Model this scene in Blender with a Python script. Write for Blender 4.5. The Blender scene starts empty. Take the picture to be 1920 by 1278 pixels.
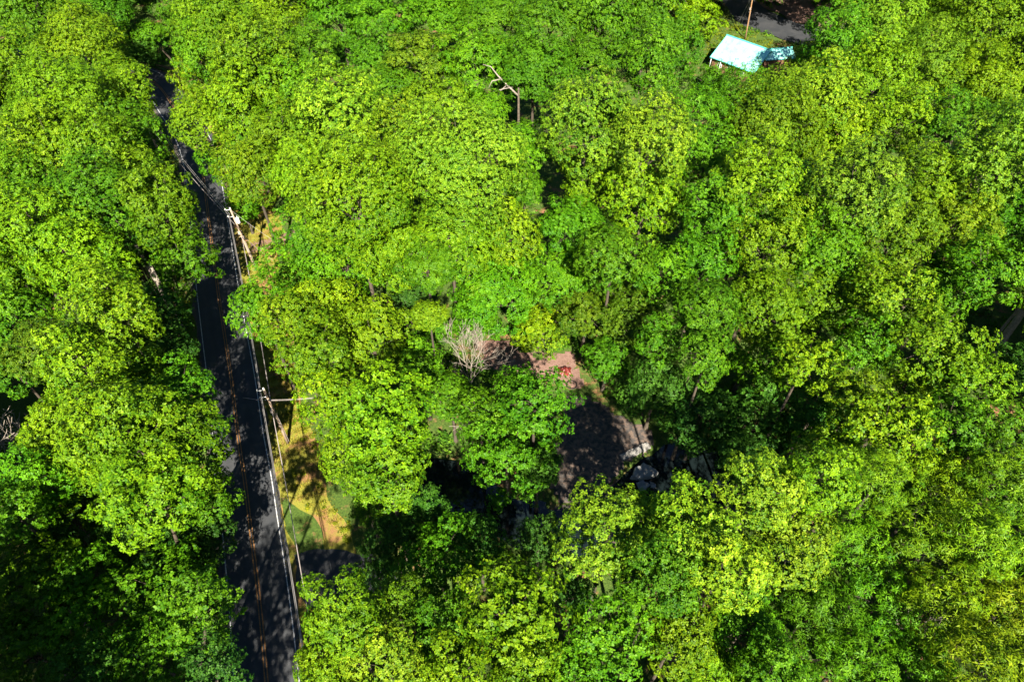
import bpy, math, random
import numpy as np
from math import radians, sin, cos, tan, pi, atan
from mathutils import Vector, noise as mnoise

# ------------------------------------------------------------------ camera, sky, sun, exposure
scn = bpy.context.scene
COL = scn.collection
CAM_H, PITCH, FPX = 76.0, 47.8, 1230.0
cd = bpy.data.cameras.new('camera'); cam = bpy.data.objects.new('camera', cd); COL.objects.link(cam)
cam.location = (0, 0, CAM_H); cam.rotation_euler = (radians(90-PITCH), 0, 0)
cd.sensor_width = 36; cd.lens = 36*FPX/1920; cd.clip_start = 0.5; cd.clip_end = 6000
scn.camera = cam

SUN_EL, SUN_DX = 41.0, -0.13          # shadows run away from the camera and a touch left
world = bpy.data.worlds.new('World'); scn.world = world; world.use_nodes = True
wn = world.node_tree.nodes; wl = world.node_tree.links
bg = wn['Background']; sky = wn.new('ShaderNodeTexSky'); sky.sky_type = 'NISHITA'; sky.sun_disc = False
sky.sun_elevation = radians(SUN_EL); sky.sun_rotation = radians(180)+SUN_DX*-1
sky.air_density = 1.0; sky.dust_density = 0.0; sky.ozone_density = 4.0; sky.altitude = 3000
wl.new(sky.outputs[0], bg.inputs[0]); bg.inputs[1].default_value = 0.05
sd = bpy.data.lights.new('sun', 'SUN'); sun = bpy.data.objects.new('sun', sd); COL.objects.link(sun)
sd.energy = 5.0; sd.angle = radians(0.53); sd.color = (1.0, 0.92, 0.76)
tosun = Vector((-SUN_DX, -1, 0)).normalized()*cos(radians(SUN_EL)) + Vector((0, 0, sin(radians(SUN_EL))))
sun.rotation_euler = tosun.to_track_quat('Z', 'Y').to_euler()
vs = scn.view_settings; vs.view_transform = 'Standard'; vs.look = 'None'; vs.gamma = 1
vs.use_curve_mapping = False; vs.exposure = 2.05
scn.cycles.max_bounces = 5; scn.cycles.diffuse_bounces = 3; scn.cycles.transmission_bounces = 3
scn.cycles.transparent_max_bounces = 4

# ------------------------------------------------------------------ helpers
P = radians(PITCH)
def G(px, py, z=0.0):
    """where the sight line through a photo pixel meets height z"""
    u = (px-960)/FPX; v = (639-py)/FPX
    dy = cos(P)+v*sin(P); dz = -sin(P)+v*cos(P)
    t = (z-CAM_H)/dz
    return Vector((u*t, dy*t, z))
def depth(px, py, z=0.0):
    v = (639-py)/FPX
    return (z-CAM_H)/(-sin(P)+v*cos(P))
R0 = random.Random(7)

def tag(o, label=None, cat=None, group=None, kind=None):
    if label: o['label'] = label
    if cat: o['category'] = cat
    if group: o['group'] = group
    if kind: o['kind'] = kind
    return o
def empty(name, loc, label, cat, group=None, rz=0):
    o = bpy.data.objects.new(name, None); COL.objects.link(o); o.location = loc; o.rotation_euler = (0, 0, rz)
    o.empty_display_size = 0.5
    return tag(o, label, cat, group)
def link(name, me, parent=None, loc=(0, 0, 0), rot=(0, 0, 0), sc=(1, 1, 1)):
    o = bpy.data.objects.new(name, me); COL.objects.link(o)
    o.location = loc; o.rotation_euler = rot; o.scale = sc
    if parent: o.parent = parent
    return o
def np_mesh(name, V, F, mat, attrs=None, smooth=False):
    """V (n,3); F (m,k) same k"""
    me = bpy.data.meshes.new(name)
    V = np.asarray(V, np.float32); F = np.asarray(F, np.int32); m, k = F.shape
    me.vertices.add(len(V)); me.vertices.foreach_set('co', V.ravel())
    me.loops.add(m*k); me.loops.foreach_set('vertex_index', F.ravel())
    me.polygons.add(m); me.polygons.foreach_set('loop_start', np.arange(0, m*k, k, dtype=np.int32))
    if smooth: me.polygons.foreach_set('use_smooth', np.ones(m, bool))
    for an, (dom, arr) in (attrs or {}).items():
        a = me.attributes.new(an, 'FLOAT', dom); a.data.foreach_set('value', np.asarray(arr, np.float32))
    me.update(calc_edges=True)
    if mat: me.materials.append(mat)
    return me
class MB:
    def __init__(s): s.v = []; s.f = []
    def add(s, V, F):
        b = len(s.v); s.v += [tuple(p) for p in V]; s.f += [tuple(b+i for i in f) for f in F]
    def box(s, c, d, rz=0):
        c = Vector(c); hx, hy, hz = d[0]/2, d[1]/2, d[2]/2; V = []
        for x, y, z in ((-hx,-hy,-hz),(hx,-hy,-hz),(hx,hy,-hz),(-hx,hy,-hz),(-hx,-hy,hz),(hx,-hy,hz),(hx,hy,hz),(-hx,hy,hz)):
            V.append(c+Vector((x*cos(rz)-y*sin(rz), x*sin(rz)+y*cos(rz), z)))
        s.add(V, ((0,3,2,1),(4,5,6,7),(0,1,5,4),(1,2,6,5),(2,3,7,6),(3,0,4,7)))
    def tube(s, pts, rad, n=6, cap=True):
        pts = [Vector(p) for p in pts]
        if not hasattr(rad, '__len__'): rad = [rad]*len(pts)
        V = []; F = []
        for i, p in enumerate(pts):
            d = (pts[min(i+1, len(pts)-1)]-pts[max(i-1, 0)]).normalized()
            a = d.cross(Vector((0, 0, 1)) if abs(d.z) < .9 else Vector((1, 0, 0))).normalized(); b = d.cross(a)
            for k in range(n):
                t = 2*pi*k/n; V.append(p+(a*cos(t)+b*sin(t))*rad[i])
        for i in range(len(pts)-1):
            for k in range(n):
                F.append((i*n+k, i*n+(k+1) % n, (i+1)*n+(k+1) % n, (i+1)*n+k))
        if cap: F += [tuple(range(n-1, -1, -1)), tuple((len(pts)-1)*n+k for k in range(n))]
        s.add(V, F)
    def mesh(s, name, mat, smooth=False):
        me = bpy.data.meshes.new(name); me.from_pydata(s.v, [], s.f); me.materials.append(mat)
        if smooth: me.polygons.foreach_set('use_smooth', [True]*len(me.polygons))
        me.update(); return me
    def build(s, name, mat, parent=None, loc=(0, 0, 0), smooth=False):
        return link(name, s.mesh(name, mat, smooth), parent, loc)

# ------------------------------------------------------------------ materials
def newmat(name):
    m = bpy.data.materials.new(name); m.use_nodes = True; nt = m.node_tree
    return m, nt.nodes, nt.links, nt.nodes['Principled BSDF']
def ramp(n, l, src, stops):
    r = n.new('ShaderNodeValToRGB'); e = r.color_ramp.elements
    e[0].position, e[0].color = stops[0][0], (*stops[0][1], 1); e[1].position, e[1].color = stops[-1][0], (*stops[-1][1], 1)
    for p, c in stops[1:-1]:
        q = e.new(p); q.color = (*c, 1)
    l.new(src, r.inputs[0]); return r.outputs[0]
def noise(n, l, scale, detail=4, rough=.6, coord='Object', dist=0):
    t = n.new('ShaderNodeTexCoord'); q = n.new('ShaderNodeTexNoise')
    q.inputs['Scale'].default_value = scale; q.inputs['Detail'].default_value = detail
    q.inputs['Roughness'].default_value = rough; q.inputs['Distortion'].default_value = dist
    l.new(t.outputs[coord], q.inputs['Vector']); return q.outputs[0]
def mixc(n, l, fac, a, b, mode='MIX'):
    x = n.new('ShaderNodeMix'); x.data_type = 'RGBA'; x.blend_type = mode
    for s, v in ((0, fac), (6, a), (7, b)):
        if isinstance(v, (int, float)): x.inputs[s].default_value = v
        elif isinstance(v, tuple): x.inputs[s].default_value = (*v, 1)
        else: l.new(v, x.inputs[s])
    return x.outputs[2]
def bump(n, l, bs, h, strength=.5, dist=.05):
    b = n.new('ShaderNodeBump'); b.inputs['Strength'].default_value = strength; b.inputs['Distance'].default_value = dist
    l.new(h, b.inputs['Height']); l.new(b.outputs[0], bs.inputs['Normal'])
def simple(name, stops, scale=2.0, rough=.8, spec=.3, bumpd=.03, metal=0, detail=5):
    m, n, l, b = newmat(name); s = noise(n, l, scale, detail, .65)
    l.new(ramp(n, l, s, stops), b.inputs['Base Color']); b.inputs['Roughness'].default_value = rough
    b.inputs['Specular IOR Level'].default_value = spec; b.inputs['Metallic'].default_value = metal
    if bumpd: bump(n, l, b, s, .6, bumpd)
    return m

def leaf_mat(name, use_obj=True, base=(.09, .19, .006)):
    m, n, l, b = newmat(name)
    at = n.new('ShaderNodeAttribute'); at.attribute_name = 'tint'
    if use_obj:
        oi = n.new('ShaderNodeObjectInfo'); col = oi.outputs['Color']
    else:
        rgb = n.new('ShaderNodeRGB'); rgb.outputs[0].default_value = (*base, 1); col = rgb.outputs[0]
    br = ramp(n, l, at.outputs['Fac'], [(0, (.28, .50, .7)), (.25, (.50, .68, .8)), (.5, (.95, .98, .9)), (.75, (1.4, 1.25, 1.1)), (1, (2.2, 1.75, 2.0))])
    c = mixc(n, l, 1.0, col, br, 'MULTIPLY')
    l.new(c, b.inputs['Base Color'])
    b.inputs['Roughness'].default_value = .5; b.inputs['Specular IOR Level'].default_value = .10
    tr = n.new('ShaderNodeBsdfTranslucent'); l.new(mixc(n, l, 1.0, c, (1.25, 1.5, .35), 'MULTIPLY'), tr.inputs[0])
    ms = n.new('ShaderNodeMixShader'); ms.inputs[0].default_value = .17
    l.new(b.outputs[0], ms.inputs[1]); l.new(tr.outputs[0], ms.inputs[2])
    l.new(ms.outputs[0], n['Material Output'].inputs[0]); return m
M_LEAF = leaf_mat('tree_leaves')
M_UNDER = leaf_mat('undergrowth_leaves', False, (.05, .12, .008))
M_WOODL = leaf_mat('woodland_leaves', False, (.09, .19, .008))
M_BARK = simple('grey_brown_bark', [(.3, (.03, .024, .018)), (.7, (.10, .08, .06))], 3.0, .9, .2, .05)
M_DEAD = simple('bleached_dead_wood', [(.3, (.13, .11, .09)), (.7, (.30, .26, .22))], 4.0, .85, .2, .02)
M_POLE = simple('weathered_pole_wood', [(.3, (.20, .14, .10)), (.7, (.38, .29, .22))], 5.0, .85, .2, .01)
M_POLEO = simple('orange_brown_pole_wood', [(.3, (.16, .085, .04)), (.7, (.30, .18, .09))], 5.0, .85, .2, .01)
M_WIRE = simple('aluminium_wire', [(.3, (.20, .19, .19)), (.7, (.34, .32, .32))], .6, .45, .5, 0, .5)
M_CABLE = simple('dark_cable_sheath', [(.3, (.16, .14, .14)), (.7, (.38, .33, .32))], .5, .6, .4, 0)
M_TANK = simple('grey_transformer_paint', [(.3, (.5, .5, .5)), (.7, (.68, .68, .66))], 3, .4, .5, 0)
M_INS = simple('porcelain', [(.3, (.6, .6, .6)), (.7, (.75, .75, .72))], 3, .3, .5, 0)
M_WHITE = simple('white_road_paint', [(.35, (.12, .13, .15)), (.6, (.60, .60, .62))], 9, .7, .3, 0)
M_YELLOW = simple('yellow_road_paint', [(.35, (.10, .055, .03)), (.6, (.36, .17, .05))], 9, .7, .3, 0)
M_WALL = simple('brown_timber_wall', [(.3, (.10, .05, .03)), (.7, (.20, .10, .06))], 2, .8, .3, .01)
M_TRIM = simple('white_trim', [(.3, (.7, .7, .7)), (.7, (.8, .8, .8))], 2, .5, .4, 0)
M_GLASS = simple('dark_window_glass', [(.3, (.02, .025, .03)), (.7, (.04, .05, .06))], 2, .1, .8, 0)
M_STONE = simple('grey_flat_stone', [(.3, (.12, .12, .12)), (.6, (.24, .24, .235)), (.75, (.08, .075, .07))], 1.6, .85, .3, .06)
M_CONC = simple('old_concrete', [(.25, (.10, .095, .09)), (.5, (.22, .21, .20)), (.8, (.30, .29, .28))], 1.3, .9, .3, .05)
M_TARP = simple('red_tarp', [(.3, (.07, .008, .007)), (.7, (.16, .02, .014))], 1.5, .5, .4, .02)
M_RING = simple('blackened_iron', [(.3, (.03, .025, .025)), (.7, (.08, .06, .05))], 5, .6, .5, 0, .6)

# asphalt with wheel tracks, patches and grit
def road_mat():
    m, n, l, b = newmat('asphalt')
    g = noise(n, l, 14, 5, .7); p = noise(n, l, .35, 4, .6, dist=.8)
    c = ramp(n, l, g, [(.3, (.015,.018,.024)), (.6, (.028,.030,.034)), (.8, (.050,.050,.050))])
    c = mixc(n, l, 1.0, c, ramp(n, l, p, [(.35, (.75, .78, .82)), (.6, (1.15, 1.12, 1.1)), (.75, (1.6, 1.5, 1.45))]), 'MULTIPLY')
    at = n.new('ShaderNodeAttribute'); at.attribute_name = 'lane'
    tr = ramp(n, l, at.outputs['Fac'], [(0, (1, 1, 1)), (1, (1.35, 1.33, 1.3))])
    c = mixc(n, l, 1.0, c, tr, 'MULTIPLY')
    l.new(c, b.inputs['Base Color']); b.inputs['Roughness'].default_value = .75; bump(n, l, b, g, .4, .01); return m
M_ROAD = road_mat()
def floor_mat():
    m, n, l, b = newmat('forest_floor_litter')
    a = noise(n, l, .12, 6, .65, dist=.5); g = noise(n, l, 4.0, 6, .75); f = noise(n, l, .7, 5, .7)
    lit = ramp(n, l, g, [(.3, (.05, .022, .012)), (.5, (.19, .085, .045)), (.7, (.34, .19, .11))])
    moss = ramp(n, l, g, [(.3, (.015, .035, .008)), (.7, (.08, .13, .02))])
    k = ramp(n, l, mixc(n, l, .5, a, f), [(.38, (0, 0, 0)), (.47, (1, 1, 1))])
    l.new(mixc(n, l, k, lit, moss), b.inputs['Base Color']); b.inputs['Roughness'].default_value = .95
    b.inputs['Specular IOR Level'].default_value = .15; bump(n, l, b, g, .8, .12); return m
M_FLOOR = floor_mat()
def verge_mat():
    m, n, l, b = newmat('dry_verge_grass')
    a = noise(n, l, .25, 5, .65, dist=.4); g = noise(n, l, 9, 5, .75)
    gr = ramp(n, l, g, [(.3, (.06, .085, .008)), (.55, (.19, .18, .015)), (.8, (.32, .25, .03))])
    so = ramp(n, l, g, [(.3, (.12, .05, .02)), (.7, (.26, .15, .05))])
    k = ramp(n, l, a, [(.50, (0, 0, 0)), (.60, (1, 1, 1))])
    l.new(mixc(n, l, k, gr, so), b.inputs['Base Color']); b.inputs['Roughness'].default_value = .95; bump(n, l, b, g, .8, .06); return m
M_VERGE = verge_mat()
M_GRAVEL = simple('pale_gravel', [(.3, (.035, .03, .028)), (.55, (.08, .07, .06)), (.75, (.18, .14, .11))], 7, .95, .2, .05)
M_DIRT = simple('pinkish_brown_dirt', [(.3, (.10, .055, .04)), (.55, (.18, .11, .09)), (.75, (.25, .16, .125))], 5, .95, .2, .05)
M_BED = simple('grey_stream_gravel', [(.3, (.020, .020, .022)), (.47, (.055, .048, .045)), (.6, (.13, .09, .07)), (.75, (.06, .055, .05))], 1.6, .9, .3, .08, detail=9)
def water_mat():
    m, n, l, b = newmat('dark_still_water')
    b.inputs['Base Color'].default_value = (.006, .010, .011, 1); b.inputs['Roughness'].default_value = .06
    b.inputs['Specular IOR Level'].default_value = .4
    bump(n, l, b, noise(n, l, 1.5, 3, .5), .12, .03); return m
M_WATER = water_mat()
def roof_mat():
    m, n, l, b = newmat('pale_teal_metal_roof')
    s = noise(n, l, .8, 4, .6)
    l.new(ramp(n, l, s, [(.3, (.16, .52, .47)), (.7, (.30, .64, .59))]), b.inputs['Base Color'])
    b.inputs['Roughness'].default_value = .42; b.inputs['Metallic'].default_value = .15; b.inputs['Specular IOR Level'].default_value = 1.0
    return m
M_ROOF = roof_mat()
M_TEAL = simple('deep_teal_trim', [(.3, (.04, .30, .28)), (.7, (.07, .38, .35))], 2, .5, .4, 0)

# ------------------------------------------------------------------ road line
cpx = [(505,1340),(500,1278),(489,1151),(477.7,1051),(468.6,984),(460,900),(448.5,837),(435,718),(425.6,658),(416.7,599),(407.8,540),(403,500),(390,400),(379,318),(367,272),(349,236),(322,196),(302,166),(270,143),(210,128),(130,118),(30,108)]
cw = [G(x, y) for x, y in cpx]
d0 = (cw[1]-cw[3]).normalized(); cw = [cw[0]+d0*60, cw[0]+d0*25]+cw
d1 = (cw[-1]-cw[-3]).normalized(); cw += [cw[-1]+d1*40, cw[-1]+d1*120]
def catmull(pts, step=1.5):
    out = []
    for i in range(len(pts)-1):
        p0 = pts[max(i-1, 0)]; p1 = pts[i]; p2 = pts[i+1]; p3 = pts[min(i+2, len(pts)-1)]
        k = max(2, int((p2-p1).length/step))
        for j in range(k):
            t = j/k; out.append(.5*((2*p1)+(p2-p0)*t+(2*p0-5*p1+4*p2-p3)*t*t+(3*p1-p0-3*p2+p3)*t**3))
    out.append(pts[-1]); return out
line = catmull(cw)
for _ in range(6):
    line = [line[0]]+[(line[i-1]+line[i]*2+line[i+1])/4 for i in range(1, len(line)-1)]+[line[-1]]
LN = np.array([(p.x, p.y) for p in line])
TG = np.gradient(LN, axis=0); TG /= np.linalg.norm(TG, axis=1)[:, None]; NR = np.stack([TG[:, 1], -TG[:, 0]], 1)   # right-hand side
def strip(name, offs, z, mat, attr=None, i0=0, i1=None):
    """offs: list of offsets (number or array per station)"""
    i1 = i1 or len(LN); n = i1-i0; V = []; A = []
    for k, o in enumerate(offs):
        o = np.broadcast_to(np.asarray(o, float), (len(LN),))[i0:i1]
        q = LN[i0:i1]+NR[i0:i1]*o[:, None]; V.append(np.column_stack([q, np.full(n, z)])); A.append(np.full(n, attr[k] if attr else 0))
    V = np.concatenate(V); F = []
    for k in range(len(offs)-1):
        for i in range(n-1): F.append((k*n+i, (k+1)*n+i, (k+1)*n+i+1, k*n+i+1))
    return link(name, np_mesh(name, V, F, mat, {'lane': ('POINT', np.concatenate(A))}))
def road_dist(x, y):
    d = LN-np.array([x, y]); return float(np.sqrt((d**2).sum(1).min()))
HW = 3.3
rng = np.random.default_rng(5)
def wob(n, amp, sm, seed):
    r = np.random.default_rng(seed).normal(size=n+sm*2); k = np.hanning(sm*2+1); k /= k.sum()
    w = np.convolve(r, k, 'same')[sm:sm+n]; return w/w.std()*amp
nL = len(LN)
# ------------------------------------------------------------------ ground, water
def inpoly(px, py, poly):
    x, y = px, py; c = np.zeros(np.shape(x), bool); n = len(poly)
    for i in range(n):
        x1, y1 = poly[i]; x2, y2 = poly[(i+1) % n]
        t = ((y1 > y) != (y2 > y)) & (x < (x2-x1)*(y-y1)/((y2-y1) if y2 != y1 else 1e-9)+x1); c ^= t
    return c
def wpoly(pts, z=0): return [(G(x, y, z).x, G(x, y, z).y) for x, y in pts]
POND = wpoly([(1150,905),(1172,880),(1215,850),(1255,826),(1330,815),(1400,830),(1420,900),(1380,990),(1260,1040),(1190,1010),(1140,950)])
POND2 = wpoly([(700,860),(850,840),(905,880),(960,930),(1060,950),(1150,955),(1180,1020),(1080,1050),(940,1010),(840,950),(740,920)])
gx = np.concatenate([[-1600, -700, -350, -220], np.arange(-160, 161, 2.0), [220, 350, 700, 1600]])
gx = np.unique(np.concatenate([gx, np.arange(-40, 45, 1.0)]))
gy = np.concatenate([[-1600, -700, -300, -120, -60], np.arange(-30, 281, 2.0), [340, 500, 900, 2000]])
gy = np.unique(np.concatenate([gy, np.arange(14, 75, 1.0)]))
X, Y = np.meshgrid(gx, gy); Z = np.zeros_like(X)
rd = np.full(X.shape, 1e9)
for i in range(0, nL, 2): rd = np.minimum(rd, np.hypot(X-LN[i, 0], Y-LN[i, 1]))
und = np.vectorize(lambda a, b: mnoise.noise(Vector((a*.06, b*.06, 0)))+.4*mnoise.noise(Vector((a*.3, b*.3, 3))))(X, Y)
Z = -.5*np.clip((rd-13)/12, 0, 1)*np.clip(und+.4, 0, 2)
CLEAR = wpoly([(880,640),(960,635),(1040,660),(1090,700),(1120,750),(1190,790),(1260,800),(1280,850),(1200,900),(1160,960),(1030,960),(1040,880),(1060,780),(1020,730),(930,720),(890,690)])
# soft pond depressions
for pol, dep in ((POND, 1.1), (POND2, 1.0)):
    inn = inpoly(X, Y, pol).astype(float)
    for _ in range(2):
        q = inn.copy(); q[1:-1, 1:-1] = (inn[1:-1, 1:-1]*2+inn[:-2, 1:-1]+inn[2:, 1:-1]+inn[1:-1, :-2]+inn[1:-1, 2:])/6; inn = q
    Z -= dep*inn
cl = inpoly(X, Y, CLEAR); Z[cl & ~inpoly(X, Y, POND) & ~inpoly(X, Y, POND2)] *= .3
nx, ny = len(gx), len(gy); idx = np.arange(nx*ny).reshape(ny, nx)
F = np.stack([idx[:-1, :-1], idx[:-1, 1:], idx[1:, 1:], idx[1:, :-1]], -1).reshape(-1, 4)
tag(link('ground', np_mesh('ground', np.stack([X, Y, Z], -1).reshape(-1, 3), F, M_FLOOR, smooth=True)), kind='structure')
def gz(x, y):
    i = int(np.clip(np.searchsorted(gx, x), 1, nx-1)); j = int(np.clip(np.searchsorted(gy, y), 1, ny-1)); return float(Z[j, i])
def sheet(name, poly, z, mat, jit=.35, seg=.8, seed=1, kind='structure'):
    r = random.Random(seed); pts = []
    n = len(poly)
    for i in range(n):
        a = Vector(poly[i]); b = Vector(poly[(i+1) % n]); k = max(1, int((b-a).length/seg))
        for j in range(k):
            q = a.lerp(b, j/k); w = mnoise.noise(Vector((q.x*.35, q.y*.35, seed)))*jit*3
            pts.append((q.x+w+r.uniform(-jit, jit)*.4, q.y+w+r.uniform(-jit, jit)*.4, z))
    m = MB(); m.add(pts, [tuple(range(len(pts)))]); return tag(m.build(name, mat), kind=kind)
m = MB(); wp = wpoly([(640,830),(1000,880),(1150,800),(1480,780),(1500,1040),(1200,1100),(700,1060)])
m.add([(x, y, -.62) for x, y in wp], [tuple(range(len(wp)))]); tag(m.build('water', M_WATER), kind='structure')

# stream bed / gravel clearing drawn as a draped sheet over the ground grid
def drape(name, poly, mat, lift, res=.5):
    xs = [p[0] for p in poly]; ys = [p[1] for p in poly]
    ax = np.arange(min(xs), max(xs), res); ay = np.arange(min(ys), max(ys), res); V = {}; F = []
    def gzb(x, y):
        i = int(np.clip(np.searchsorted(gx, x)-1, 0, nx-2)); j = int(np.clip(np.searchsorted(gy, y)-1, 0, ny-2))
        tx = (x-gx[i])/(gx[i+1]-gx[i]); ty = (y-gy[j])/(gy[j+1]-gy[j])
        return (Z[j, i]*(1-tx)+Z[j, i+1]*tx)*(1-ty)+(Z[j+1, i]*(1-tx)+Z[j+1, i+1]*tx)*ty
    out = []
    def vid(x, y):
        k = (round(x, 3), round(y, 3))
        if k not in V: V[k] = len(out); out.append((x, y, gzb(x, y)+lift))
        return V[k]
    for x in ax:
        for y in ay:
            w = mnoise.noise(Vector((x*.4, y*.4, 1)))*1.6
            if inpoly(np.array(x+w), np.array(y+w), poly): F.append((vid(x, y), vid(x+res, y), vid(x+res, y+res), vid(x, y+res)))
    return tag(link(name, np_mesh(name, out, F, mat, smooth=True)), kind='structure')
drape('dirt_clearing', wpoly([(890,640),(925,640),(960,655),(1010,668),(1060,672),(1085,700),(1090,728),(1050,728),(1010,700),(950,708),(905,690)]), M_DIRT, .05)
drape('gravel_bank', wpoly([(1050,748),(1100,742),(1150,780),(1210,800),(1225,835),(1150,885),(1190,925),(1150,960),(1040,960),(1030,880),(1055,800)]), M_BED, .05)

# road sheets
verge_w = 3.9+6.0+wob(nL, 1.3, 4, 3)
ln_y = LN[:, 1]
verge_w = np.where((ln_y > 78) & (ln_y < 104), verge_w+3.5, verge_w)
verge_w = np.where((ln_y > 24) & (ln_y < 50), verge_w+1.5, verge_w)
verge_w = np.where(ln_y > 112, 5.0+wob(nL, .5, 3, 4), verge_w)
i_a = int(np.argmin(abs(ln_y-0)));
tag(strip('grass_verge', [3.3, 4.6, (verge_w+4.6)/2, verge_w], .012, M_VERGE), kind='structure')
tag(strip('road_shoulder', [-4.2+wob(nL, .18, 2, 8), -3.2, 3.2, 4.0+wob(nL, .2, 2, 9)], .018, M_GRAVEL), kind='structure')
tag(strip('road', [-HW-.45+wob(nL, .06, 2, 10), -2.3, -1.6, -.9, -.4, .4, .9, 1.6, 2.3, HW+.45+wob(nL, .06, 2, 11)], .03, M_ROAD, [0, 1, .2, .9, 0, 0, .9, .2, 1, 0]), kind='structure')
for o, mt in ((-HW, M_WHITE), (HW, M_WHITE)):
    tag(strip('edge_line', [o-.055, o+.055], .036, mt), kind='structure')
for o in (-.16, .16):
    tag(strip('centre_line', [o-.065, o+.065], .036, M_YELLOW), kind='structure')
sheet('gravel_driveway', wpoly([(548,1042),(580,1030),(625,1028),(700,1040),(760,1100),(700,1150),(575,1140),(560,1100)]), .024, M_ROAD, .12, seed=4)
sheet('gravel_pullout', wpoly([(528,930),(560,940),(600,985),(622,1026),(580,1033),(548,1044),(535,990)]), .018, M_FLOOR, .3, seed=9)
sheet('driveway', wpoly([(470,455),(530,440),(560,425),(700,400),(700,420),(560,448),(475,475)]), .020, M_DIRT, .3, seed=5)
sheet('lane', wpoly([(1300,-60),(1352,-2),(1376,34),(1398,52),(1440,64),(1500,84),(1560,95),(1560,62),(1495,44),(1440,20),(1414,0),(1370,-60)]), .03, M_GRAVEL and M_ROAD, .2, seed=6)
sheet('cabin_yard', wpoly([(1310,40),(1350,-6),(1378,36),(1398,54),(1445,68),(1500,90),(1480,140),(1330,140)]), .015, M_FLOOR, .4, seed=7)
sheet('lane_bank', wpoly([(1414,-4),(1440,18),(1500,44),(1560,56),(1560,-40),(1380,-60)]), .015, M_DIRT, .4, seed=8)

# ------------------------------------------------------------------ foliage prototypes
def unit(a): return a/np.maximum(np.linalg.norm(a, axis=-1, keepdims=True), 1e-9)
def leaves(base, axis, L, W, nl, rg, elev=(.05, .5), droop=0.0, tint=None, narrow=False):
    """tufts of nl leaves at base with axis"""
    n = len(base); h = unit(np.cross(axis, rg.normal(size=(n, 3)))); k = np.cross(axis, h)
    ang = (np.arange(nl)/nl*2*pi)[None, :]+rg.uniform(0, 6.28, (n, 1))+rg.normal(0, .35, (n, nl))
    el = rg.uniform(*elev, (n, nl))
    d = (h[:, None]*np.cos(ang)[..., None]+k[:, None]*np.sin(ang)[..., None])*np.cos(el)[..., None]+axis[:, None]*np.sin(el)[..., None]
    d[..., 2] -= droop*rg.uniform(.4, 1, (n, nl)); d = unit(d)
    ln = L*rg.uniform(.65, 1.25, (n, nl, 1)); wd = W*rg.uniform(.7, 1.2, (n, nl, 1))
    ax = axis[:, None]+rg.normal(0, .28, (n, nl, 3))
    s = unit(np.cross(d, ax)); up = np.cross(s, d)
    b = base[:, None]+d*ln*.06+rg.normal(0, L*.12, (n, nl, 3))
    mid = b+d*ln*(.5 if not narrow else .42)+up*ln*.10
    v0 = b; v1 = mid+s*wd*.5-up*wd*.10; v2 = b+d*ln-up*ln*.10; v3 = mid-s*wd*.5-up*wd*.10
    V = np.stack([v0, v1, v2, v3], 2).reshape(-1, 3)
    m = n*nl; Fq = np.arange(m*4).reshape(m, 4)
    t = (tint[:, None] if tint is not None else .5)+rg.normal(0, .15, (n, nl))
    return V, Fq, np.clip(t, 0, 1).reshape(-1)
STY = {  # bough count, bough size, flat, leaf L, W, leaves per tuft, droop
 'oak':    dict(nb=60, bs=.235, flat=.80, L=.29, W=.19, nl=6, dr=.03, star=0, hz=1.18),
 'maple':  dict(nb=64, bs=.20, flat=.62, L=.32, W=.22, nl=6, dr=.05, star=.35, hz=.95),
 'fine':   dict(nb=70, bs=.21, flat=.50, L=.30, W=.15, nl=8, dr=.15, star=.12, hz=.72),
 'narrow': dict(nb=60, bs=.22, flat=.75, L=.62, W=.15, nl=8, dr=.45, star=.2, hz=.90),
}
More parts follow.
